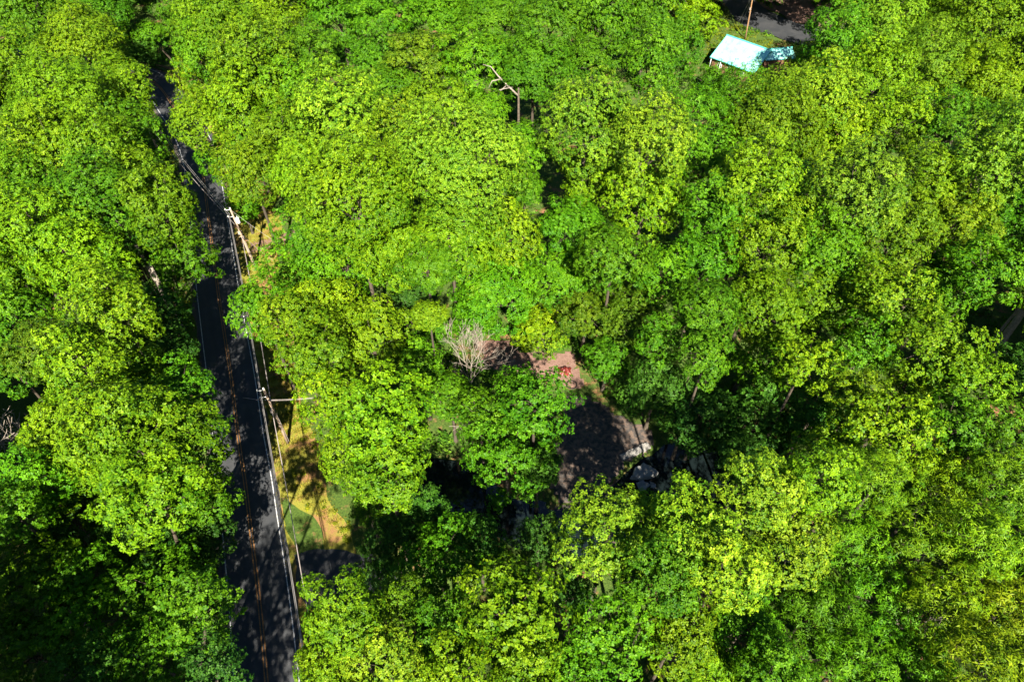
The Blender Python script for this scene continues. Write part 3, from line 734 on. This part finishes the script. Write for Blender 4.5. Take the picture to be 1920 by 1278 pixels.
# trunks visible in the gap left of the road
for (x0, y0, x1, y1, za, w, lb) in ((286,552,272,516,0,.34,'pale mossy trunk standing in the dark gap left of the road'), (318,556,306,528,0,.3,'pinkish trunk right of the pale mossy trunk in the dark gap'), (347,600,336,575,0,.26,'thin trunk in shade close to the left road edge')):
    a = G(x0, y0+20, 0); mb = MB(); k = .0
    t = empty('standing_trunk', (a.x, a.y, gz(a.x, a.y)), lb, 'tree trunk')
    mb.tube([(0, 0, -.1), (.1, .05, 5), (-.1, .2, 10), (0, .1, 14)], [w*1.2, w, w*.9, w*.7], 8); mb.build('trunk', M_DEAD, t, smooth=True)
    mb = MB(); mb.tube([(0, .1, 9), (1.2, .5, 11), (2, .6, 14)], [w*.4, w*.3, w*.15], 5); mb.build('limb', M_DEAD, t)
# pale stub in the lower right crown
a = G(1440, 1062, 13); t = empty('broken_stub', (a.x, a.y, gz(a.x, a.y)), 'pale broken bare stub poking through the speckled lower right crown', 'dead tree')
mb = MB(); h = 14.0-gz(a.x, a.y); mb.tube([(0, 0, -.1), (0, 0, h*.6), (.25, .5, h+3)], [.3, .26, .16], 7); mb.build('trunk', M_DEAD, t)
mb = MB(); skeleton(mb, (.1, .2, h), (1, -.4, .5), 3.0, .07, random.Random(3), 2, .7); mb.build('limb', M_DEAD, t)
bare_tree(1625, 1225, 15, 'thin bare twigs in the dark hole at the bottom right', 41, stems=4, w=.09, spread=.8, levels=2, fork=.55, mn=.025)

# ------------------------------------------------------------------ utility line
PA = G(540, 830); PB = G(480, 505)
dirn = (PB-PA).normalized(); perp = Vector((dirn.y, -dirn.x, 0))
def pole(loc, h, label, lean=(0, 0), mat=M_POLE, tank=False, arm=True, stub=True):
    t = empty('utility_pole', loc, label, 'utility pole'); L = Vector((lean[0], lean[1], 0))
    def at(z): return L*(z/h)+Vector((0, 0, z))
    mb = MB(); mb.tube([at(-.0)+Vector((0, 0, -.1)), at(h*.3), at(h*.6), at(h)], [.19, .175, .155, .12], 12); mb.build('pole', mat, t, smooth=True)
    mb = MB(); mb.tube([at(h), at(h)+Vector((0, 0, .12))], [.125, .10], 12); mb.build('pole_cap', M_TANK, t)
    if arm:
        for s, z in ((-1, h-.25), (-1, h-1.6)):
            mb = MB(); p = at(z); mb.tube([p, p+perp*s*.75+Vector((0, 0, .12))], [.05, .04], 6); mb.build('bracket', M_INS, t)
            mb = MB(); q = p+perp*s*.75+Vector((0, 0, .12))
            mb.tube([q, q+Vector((0, 0, .08)), q+Vector((0, 0, .09)), q+Vector((0, 0, .2)), q+Vector((0, 0, .21)), q+Vector((0, 0, .3))], [.05, .09, .05, .085, .05, .03], 8); mb.build('insulator', M_INS, t)
    if tank:
        p = at(h-2.4)+perp*.42+dirn*.0
        mb = MB(); mb.tube([p+Vector((0, 0, -.55)), p+Vector((0, 0, -.5)), p+Vector((0, 0, .45)), p+Vector((0, 0, .55))], [.2, .27, .27, .16], 14)
        tk = mb.build('transformer', M_TANK, t, smooth=False)
        for k in (-.1, .1):
            mb = MB(); mb.tube([p+dirn*k+Vector((0, 0, .55)), p+dirn*k+Vector((0, 0, .78))], [.045, .03], 6); mb.build('bushing', M_INS, tk)
        mb = MB(); mb.box(p-perp*.2, (.12, .3, .7)); mb.build('mounting_plate', M_TANK, t)
    mb = MB(); mb.box(at(h*.62)+perp*-.2, (.28, .16, .5), 0.3); mb.build('cable_box', M_CABLE, t)
    for k in range(3):
        mb = MB(); p = at(h*.56+k*.55); mb.tube([p-perp*.42, p+perp*.3], .035, 5); mb.build('step', M_CABLE, t)
    # stub of conduit down the pole
    mb = MB(); mb.tube([at(.3)+perp*.2, at(h*.55)+perp*.18], .04, 6); mb.build('conduit', M_CABLE, t)
    return t, at
PA_, atA = pole(PA, 12.0, 'near utility pole with a side bracket on the sunlit grass verge'); PB_, atB = pole(PB, 12.7, 'far utility pole with pale transformer on the right verge', lean=(-.55, .25), tank=True)
PC = PA-dirn*38; PC_, atC = pole(PC, 12.0, 'utility pole beside the lower road nearest the viewer')
PD = G(255, 190, 11); PD = Vector((PD.x, PD.y, gz(PD.x, PD.y))); PD_, atD = pole(PD, 12.0, 'utility pole hidden in the crowns by the far road bend', arm=False)
PE = G(1397, 74); PE_, atE = pole(PE, 12.5, 'orange-brown utility pole beside the lane behind the cabin', lean=(-.9, .2), mat=M_POLEO, arm=False)
def wire(a, b, sag, rad, label, mat=M_WIRE, name='power_line', cat='overhead wire', n=18, bundle=None, grp=None):
    mb = MB(); a = Vector(a); b = Vector(b); o = a.copy(); o.z = 0
    s = (b-a); s.z = 0; s.normalize(); pr = Vector((s.y, -s.x, 0))
    for (dx, dz, rr) in (bundle or [(0, 0, rad)]):
        pts = []
        for k in range(n+1):
            t = k/n; p = a.lerp(b, t); p.z -= sag*4*t*(1-t); pts.append(p+pr*dx+Vector((0, 0, dz))-o)
        mb.tube(pts, rr, 5, False)
    ob = mb.build(name, mat, None, o); return tag(ob, label, cat, grp)
def W(P_, at_, z, off=0): return Vector(P_)+at_(z)+perp*off
bund = [(-.07, 0, .032), (.07, .02, .032), (0, -.13, .036)]
wire(W(PA, atA, 11.3, -.55), W(PB, atB, 11.6, -.55), 1.0, .05, 'thick pale twisted power cable running between the near and far poles', bundle=bund, name='power_cable', n=30)
wire(W(PC, atC, 11.3, -.55), W(PA, atA, 11.3, -.55), .9, .05, 'thick pale twisted power cable from the near pole down to the bottom of the road', bundle=bund, name='power_cable', n=30)
wire(W(PB, atB, 11.6, -.5), W(PD, atD, 11.4), .9, .05, 'pair of pale wires crossing the road from the far pole top', bundle=[(-.13, 0, .04), (.13, 0, .04)])
wire(W(PB, atB, 9.7, -.3), W(PD, atD, 9.2, -.6), 1.2, .04, 'lower thin wire crossing the road left of the pair of pale wires', mat=M_CABLE)
wire(W(PA, atA, 8.4), W(PB, atB, 7.2), .7, .05, 'thinner dark telephone cable between the near and far poles', mat=M_CABLE, name='telephone_cable')
wire(W(PC, atC, 8.4), W(PA, atA, 8.4), .8, .05, 'thinner pinkish telephone cable below the near pole over the verge', mat=M_CABLE, name='telephone_cable')
e1 = G(545, 470, 6); wire(W(PB, atB, 12.2, .1), e1, .4, .018, 'thin service wire slanting right from the far pole top')
e2 = G(515, 490, 4); wire(W(PB, atB, 7.4, .1), e2, .3, .018, 'second lower service wire slanting right from the far pole')
e3 = G(640, 738, 9.3); wire(W(PA, atA, 9.7, .1), e3, .3, .03, 'dark service cable running level to the right from the near pole', mat=M_CABLE, bundle=[(0, 0, .03), (.12, 0, .02)])
e4 = G(484, 746, 9.4); mb = MB(); o = W(PA, atA, 9.7)
wire(o, G(455, 745, 9.6), .1, .03, 'short wire stub pointing left over the road from the near pole', mat=M_CABLE)
wire(Vector(PE)+atE(11.6), G(1382, 48, .4), .0, .035, 'steel guy wire anchored beside the lane left of the orange-brown pole')
wire(Vector(PE)+atE(10.6), G(1390, 46, .4), .0, .035, 'second guy wire close beside the orange-brown pole')

# ------------------------------------------------------------------ cabin
z_r, z_e = 6.6, 3.1
RA = G(1363, 66, z_r); RB = G(1446, 95, z_r)
u = (RB-RA); Lr = u.length; u.normalize(); nrm = Vector((u.y, -u.x, 0))
if nrm.y > 0: nrm = -nrm
run = 6.0; cab = empty('cabin', (*(RA.lerp(RB, .5)+nrm*0).xy, 0), 'small cabin with pale teal metal roof below the lane', 'cabin'); o = Vector(cab.location)
def quad(pts, name, mat, par, th=.08):
    pts = [Vector(p) for p in pts]; nn = (pts[1]-pts[0]).cross(pts[2]-pts[0]).normalized()
    if nn.z < 0: nn = -nn
    mb = MB(); n = len(pts); V = pts+[p-nn*th for p in pts]
    mb.add([p-o for p in V], [tuple(range(n)), tuple(range(2*n-1, n-1, -1))]+[(i, i+n, (i+1) % n+n, (i+1) % n) for i in range(n)]); return mb.build(name, mat, par)
def panels(A, B, C, D, name, k, par):
    """standing seam roof sheets between ridge A-B and eave D-C"""
    A, B, C, D = map(Vector, (A, B, C, D))
    for i in range(k):
        s, e = i/k, (i+1)/k-.02/k
        quad([A.lerp(B, s), A.lerp(B, e), D.lerp(C, e), D.lerp(C, s)], name, M_ROOF, par, .05)
    for i in range(1, k):
        s = i/k-.01/k; a = A.lerp(B, s)+Vector((0, 0, .03)); b = D.lerp(C, s)+Vector((0, 0, .03))
        mb = MB(); mb.tube([a-o, b-o], .035, 4); mb.build('seam', M_ROOF, par)
dz = Vector((0, 0, z_e-z_r))
F1, F2 = RA+nrm*run+dz, RB+nrm*run+dz; K1, K2 = RA-nrm*3.4+dz*.57, RB-nrm*3.4+dz*.57
roof = quad([RA-u*.0+Vector((0,0,-.10)), RB+Vector((0,0,-.10)), F2+Vector((0,0,-.10)), F1+Vector((0,0,-.10))], 'roof', M_TEAL, cab, .1)
panels(RA, RB, F2, F1, 'roof_sheet', 9, roof); panels(RA, RB, K2, K1, 'roof_sheet', 9, roof)
mb = MB(); mb.tube([RA-u*.1-o+Vector((0,0,.05)), RB+u*.1-o+Vector((0,0,.05))], .16, 6); mb.build('ridge_cap', M_TEAL, roof)
for a_, b_ in ((RA, F1), (RB, F2), (F1, F2), (RA, K1)):
    mb = MB(); mb.tube([a_-o+Vector((0,0,-.05)), b_-o+Vector((0,0,-.05))], .11, 4); mb.build('fascia', M_TEAL, cab)
mb = MB()
c1, c2, c3, c4 = RA+u*.5+nrm*(run-.6), RB-u*.5+nrm*(run-.6), RB-u*.5-nrm*2.9, RA+u*.5-nrm*2.9
V = [Vector((p.x, p.y, z))-o for z in (-.1, z_e+.0) for p in (c1, c2, c3, c4)]; V += [Vector((*(RA+u*.5).xy, z_r-.35))-o, Vector((*(RB-u*.5).xy, z_r-.35))-o]
mb.add(V, [(0,1,5,4),(1,2,6,5),(2,3,7,6),(3,0,4,7),(4,8,7),(5,6,9)]); wall = mb.build('wall', M_WALL, cab)
for s in (.2, .45, .75):
    p = c1.lerp(c2, s); w = MB(); w.box(Vector((p.x, p.y, 1.6))+nrm*.04-o, (1.1, .08, 1.2), math.atan2(u.y, u.x)); wi = w.build('window', M_TRIM, wall)
    w = MB(); w.box(Vector((p.x, p.y, 1.6))+nrm*.09-o, (.9, .04, 1.0), math.atan2(u.y, u.x)); w.build('pane', M_GLASS, wi)
p = c1.lerp(c4, .4); w = MB(); w.box(Vector((p.x, p.y, 1.05))-u*.04-o, (.9, .08, 2.1), math.atan2(nrm.y, nrm.x)); w.build('door', M_TRIM, wall)
for p in (F1+u*.3-nrm*.2, F1+u*3-nrm*.2):
    w = MB(); w.tube([Vector((p.x, p.y, -.1))-o, Vector((p.x, p.y, z_e-.15))-o], .09, 6); w.build('porch_post', M_TRIM, cab)
# wing
S1 = RB-u*2.2+dz*.12; wdir = -nrm; wdir = (wdir*.75+u*.55).normalized(); S2 = S1+wdir*7.6; wn_ = Vector((wdir.y, -wdir.x, 0))
wr = quad([S1+Vector((0,0,-.1)), S2+Vector((0,0,-.1)), S2+wn_*3+Vector((0,0,-1.4)), S1+wn_*3+Vector((0,0,-1.4))], 'wing_roof', M_TEAL, cab, .08)
panels(S1, S2, S2+wn_*3+Vector((0, 0, -1.3)), S1+wn_*3+Vector((0, 0, -1.3)), 'roof_sheet', 5, wr)
panels(S1, S2, S2-wn_*1.6+Vector((0, 0, -1.1)), S1-wn_*1.6+Vector((0, 0, -1.1)), 'roof_sheet', 5, wr)
mb = MB(); mb.tube([S1-o, S2-o+Vector((0, 0, .03))], .14, 6); mb.build('ridge_cap', M_TEAL, wr)
mb = MB(); q = [S1-wn_*1.2, S2-wn_*1.2-wdir*.4, S2+wn_*2.6-wdir*.4, S1+wn_*2.6]
mb.add([Vector((p.x, p.y, z))-o for z in (-.1, 4.6) for p in q], [(0,1,5,4),(1,2,6,5),(2,3,7,6),(3,0,4,7)]); mb.build('wing_wall', M_WALL, cab)

# ------------------------------------------------------------------ stones and small things at the clearing
def slab(name, pts, z, th, mat, label, cat, seed=0):
    r = random.Random(seed); wp_ = [G(x, y, z) for x, y in pts]; c = sum(wp_, Vector())/len(wp_); P2 = []
    for i in range(len(wp_)):
        a, b2 = wp_[i], wp_[(i+1) % len(wp_)]
        for k in range(4):
            q = a.lerp(b2, k/4)-c; q += Vector((r.uniform(-.12, .12), r.uniform(-.12, .12), 0)); P2.append(q)
    n = len(P2); rings = [(1.03, -th), (1.06, -th*.4), (1.0, 0), (.93, .06), (.5, .10)]; V = []
    for s, dz_ in rings: V += [Vector((p.x*s, p.y*s, dz_+r.uniform(-.03, .03))) for p in P2]
    V.append(Vector((0, 0, .1))); F_ = []
    for k in range(len(rings)-1): F_ += [(k*n+i, k*n+(i+1) % n, (k+1)*n+(i+1) % n, (k+1)*n+i) for i in range(n)]
    F_ += [((len(rings)-1)*n+i, (len(rings)-1)*n+(i+1) % n, len(V)-1) for i in range(n)]
    mb = MB(); mb.add(V, F_); return tag(mb.build(name, mat, None, c), label, cat)
slab('boulder', [(1185,893),(1192,874),(1208,868),(1222,873),(1235,883),(1222,891),(1200,895)], .15, 1.3, M_STONE, 'flat grey triangular boulder at the edge of the dark pond', 'boulder', 1)
slab('boulder', [(1192,905),(1205,899),(1218,908),(1210,918),(1198,916)], -.42, .8, M_STONE, 'smaller submerged-looking stone below the flat triangular boulder', 'boulder', 2)
slab('boulder', [(1218,902),(1228,905),(1230,914),(1220,912)], -.45, .8, M_STONE, 'smallest stone in the dark water right of the submerged-looking stone', 'boulder', 3)
def wallslab(a, b2, w, z, label):
    A = G(*a, z); B = G(*b2, z); d = (B-A); L_ = d.length; an = math.atan2(d.y, d.x); c = (A+B)/2
    mb = MB(); k = 7; o_ = Vector((c.x, c.y, 0)); r = random.Random(4); t = empty('low_wall', o_, label, 'wall')
    for i in range(k):
        p = A.lerp(B, (i+.5)/k); q = MB(); q.box(Vector((p.x, p.y, z-.75+r.uniform(-.04, .04)))-o_, (L_/k*.96, w*r.uniform(.9, 1.08), 1.5), an+r.uniform(-.04, .04)); q.build('stone_block', M_CONC, t)
wallslab((1165, 857), (1217, 833), 1.0, .2, 'pale low stone wall slanting into the dark pond')
tp = G(1059, 697); mb = MB(); r = random.Random(8); V = []; n_ = 9
for j in range(n_):
    for i in range(n_):
        x = (i/(n_-1)-.5)*1.9; y = (j/(n_-1)-.5)*1.7; h_ = max(0, .75-(x*x*.7+y*y*.8))+.12*sin(x*9+j)+r.uniform(0, .08); V.append((x*(1+.1*sin(j)), y, max(.03, h_)))
mb.add(V, [(j*n_+i, j*n_+i+1, (j+1)*n_+i+1, (j+1)*n_+i) for j in range(n_-1) for i in range(n_-1)])
ob = tag(mb.build('tarp', M_TARP, None, (tp.x, tp.y, gz(tp.x, tp.y)+.10)), 'crumpled bright red tarp on the sunlit dirt above the stream gravel', 'tarp')
rp = G(1072, 722); mb = MB(); ring = [(cos(k/20*6.283)*.75, sin(k/20*6.283)*.75, .22) for k in range(21)]; mb.tube(ring, .09, 6, False)
tag(mb.build('metal_ring', M_RING, None, (rp.x, rp.y, gz(rp.x, rp.y))), 'dark metal ring lying on the dirt below the red tarp', 'ring')

# ------------------------------------------------------------------ undergrowth and grass
def leaf_cloud(name, pts, rad, L, W_, nl, nt, seed, mat, kind='stuff', flat=.6, tb=.5):
    rg = np.random.default_rng(seed); P3 = np.repeat(np.array(pts), nt, 0); R_ = np.repeat(np.array(rad), nt)
    q = unit(rg.normal(size=(len(P3), 3))); q[:, 2] = np.abs(q[:, 2]); pos = P3+q*R_[:, None]*rg.uniform(.5, 1, (len(P3), 1))*np.array([1, 1, flat])
    ax = unit(q*.6+np.array([0, 0, .7])+rg.normal(0, .3, q.shape)); ti = np.repeat(rg.normal(tb, .15, len(pts)), nt)
    V, Fq, T = leaves(pos, ax, L, W_, nl, rg, droop=.05, tint=ti)
    return tag(link(name, np_mesh(name, V, Fq, mat, {'tint': ('FACE', T)})), kind=kind)
rg = np.random.default_rng(77); pts, rad = [], []
lane_p = wpoly([(1300,-60),(1352,-2),(1376,34),(1398,52),(1440,64),(1500,84),(1560,95),(1560,62),(1495,44),(1440,20),(1414,0),(1370,-60)])
dv = wpoly([(520,920),(560,940),(640,1010),(760,1060),(760,1150),(560,1150)])
CL2 = wpoly([(872,626),(960,624),(1060,660),(1110,695),(1160,780),(1230,800),(1300,800),(1300,960),(1160,970),(1030,965),(1040,880),(1045,790),(1030,735),(940,725)])
while len(pts) < 5200:
    x = rg.uniform(-150, 150); y = rg.uniform(8, 225)
    if abs(x) > 12+y*.85+8: continue
    dd = LN-np.array([x, y]); j = int((dd**2).sum(1).argmin()); dist = float(np.hypot(*dd[j])); side = -(dd[j]@NR[j])*-1
    sg = np.dot(np.array([x, y])-LN[j], NR[j])
    if sg > 0 and dist < verge_w[j]+.6: continue
    if sg <= 0 and dist < 4.9: continue
    bad = False
    for pol in (lane_p, dv, CL2, POND, POND2):
        if inpoly(np.array(x), np.array(y), pol): bad = True; break
    if bad: continue
    if mnoise.noise(Vector((x*.08, y*.08, 5))) < -.18: continue
    pts.append((x, y, gz(x, y))); rad.append(rg.uniform(.6, 1.9))
leaf_cloud('undergrowth', pts, rad, .55, .34, 5, 9, 1, M_UNDER)
# verge weeds: low clumps in the sun beside the road
pts, rad = [], []
for _ in range(1500):
    j = rg.integers(0, nL); y = LN[j, 1]
    if not (10 < y < 130): continue
    s = verge_w[j]-abs(rg.normal(0, .9)) if rg.random() < .75 else rg.uniform(4.6, verge_w[j])
    if rg.random() < .35: s = -4.6-abs(rg.normal(0, .8))
    q = LN[j]+NR[j]*s+rg.normal(0, .3, 2)
    if inpoly(np.array(q[0]), np.array(q[1]), dv): continue
    pts.append((q[0], q[1], gz(*q))); rad.append(rg.uniform(.15, .55))
ydp = wpoly([(1310,40),(1345,0),(1378,40),(1440,72),(1490,90),(1480,130),(1330,130)])
for _ in range(900):
    q = G(rg.uniform(1300, 1500), rg.uniform(0, 125))
    if inpoly(np.array(q.x), np.array(q.y), ydp) and not inpoly(np.array(q.x), np.array(q.y), lane_p) and ((q.x-57)**2+(q.y-161)**2) > 30: pts.append((q.x, q.y, 0)); rad.append(rg.uniform(.4, 1.3))
M_WEED = leaf_mat('verge_weed_leaves', False, (.11,.14,.006))
leaf_cloud('verge_weeds', pts, rad, .28, .10, 6, 7, 2, M_WEED)
# grass blades on the verge
def grass(name, n, seed):
    rg = np.random.default_rng(seed); j = rg.integers(0, nL-1, n*3); j = j[(LN[j, 1] > 8) & (LN[j, 1] < 120)][:n]; n = len(j)
    s = rg.uniform(0, 1, n)*(verge_w[j]-4.2)+4.1
    q = LN[j]+NR[j]*s[:, None]+rg.normal(0, .4, (n, 2)); z = np.zeros(n)+.01
    keep = ~inpoly(q[:, 0], q[:, 1], wpoly([(528,930),(560,940),(640,1000),(700,1040),(760,1100),(700,1150),(560,1150)])); q = q[keep]; n = len(q); z = z[keep]
    B = np.column_stack([q, z]); a = rg.uniform(0, 6.28, n); w = np.column_stack([np.cos(a), np.sin(a), np.zeros(n)])*.045
    T = B+np.column_stack([rg.normal(0, .10, n), rg.normal(0, .10, n), rg.uniform(.10, .32, n)])
    V = np.stack([B-w, B+w, T], 1).reshape(-1, 3); F_ = np.arange(n*3).reshape(n, 3)
    return tag(link(name, np_mesh(name, V, F_, M_GRASS, {'tint': ('FACE', rg.uniform(.2, .8, n))})), kind='stuff')
M_GRASS = leaf_mat('dry_grass_blades', False, (.19,.16,.02))
grass('grass', 45000, 3)

# ------------------------------------------------------------------ the wood going on outside the frame: one mass of instanced crowns
def wood(name, crown_obj_mesh, pts_, seed):
    me = bpy.data.meshes.new(name); me.from_pydata(pts_, [], []); me.update()
    src = crown_obj_mesh; ob = link(name, me); tag(ob, kind='stuff')
    ng = bpy.data.node_groups.new(name, 'GeometryNodeTree'); ng.interface.new_socket('Geometry', in_out='INPUT', socket_type='NodeSocketGeometry'); ng.interface.new_socket('Geometry', in_out='OUTPUT', socket_type='NodeSocketGeometry')
    N = ng.nodes; Lk = ng.links; gi = N.new('NodeGroupInput'); go = N.new('NodeGroupOutput'); m2p = N.new('GeometryNodeMeshToPoints'); ip = N.new('GeometryNodeInstanceOnPoints')
    oi = N.new('GeometryNodeObjectInfo'); oi.inputs['Object'].default_value = src; oi.transform_space = 'ORIGINAL'
    rv = N.new('FunctionNodeRandomValue'); rv.data_type = 'FLOAT_VECTOR'; rv.inputs[0].default_value = (-.06, -.06, 0); rv.inputs[1].default_value = (.06, .06, 6.28)
    rs = N.new('FunctionNodeRandomValue'); rs.data_type = 'FLOAT'; rs.inputs[2].default_value = .8; rs.inputs[3].default_value = 1.15
    Lk.new(gi.outputs[0], m2p.inputs[0]); Lk.new(m2p.outputs[0], ip.inputs['Points']); Lk.new(oi.outputs['Geometry'], ip.inputs['Instance'])
    Lk.new(rv.outputs[0], ip.inputs['Rotation']); Lk.new(rs.outputs[1], ip.inputs['Scale']); Lk.new(ip.outputs[0], go.inputs[0])
    md = ob.modifiers.new('wood', 'NODES'); md.node_group = ng; ob.color = (.07, .14, .003, 1); return ob
src = [o_ for o_ in bpy.data.objects if o_.name.startswith('crown') and o_.data.name.startswith('crown_oak') and 0.8 < o_.scale[0] < 1.3 and o_.data == PROTO['oak'][5][1]]
if not src: src = [o_ for o_ in bpy.data.objects if o_.name.startswith('crown')]
wp3 = []; r = random.Random(12)
def frame_px(x, y, z):
    dy, dz_ = y, z-CAM_H; zc = dy*cos(P)-dz_*sin(P)*1.0; up_ = dy*sin(P)+dz_*cos(P)
    return (960+FPX*x/zc, 639-FPX*up_/zc) if zc > 0 else (-9e9, 9e9)
for yy in range(-45, 330, 9):
    for xx in range(-230, 231, 9):
        x = xx+r.uniform(-3, 3); y = yy+r.uniform(-3, 3); z = (25 if (x < -8 and y < 25) else 18)+r.uniform(-2, 2)  # unseen near-left crowns raised, and let over the road, to cast shade
        if road_dist(x, y) < (0 if y < 14 else 11): continue
        px_, py_ = frame_px(x, y, z); R_ = 7.5*FPX/max(20, math.hypot(y, z-CAM_H))
        if -R_ < px_ < 1920+R_ and -R_*1.05 < py_ < 1278+R_*1.05: continue
        wp3.append((x, y, z))
wood('woodland', src[0], wp3, 1)

print('tris protos', sum(len(q[1].polygons)*2 for L_ in PROTO.values() for q in L_), 'objects', len(bpy.data.objects))
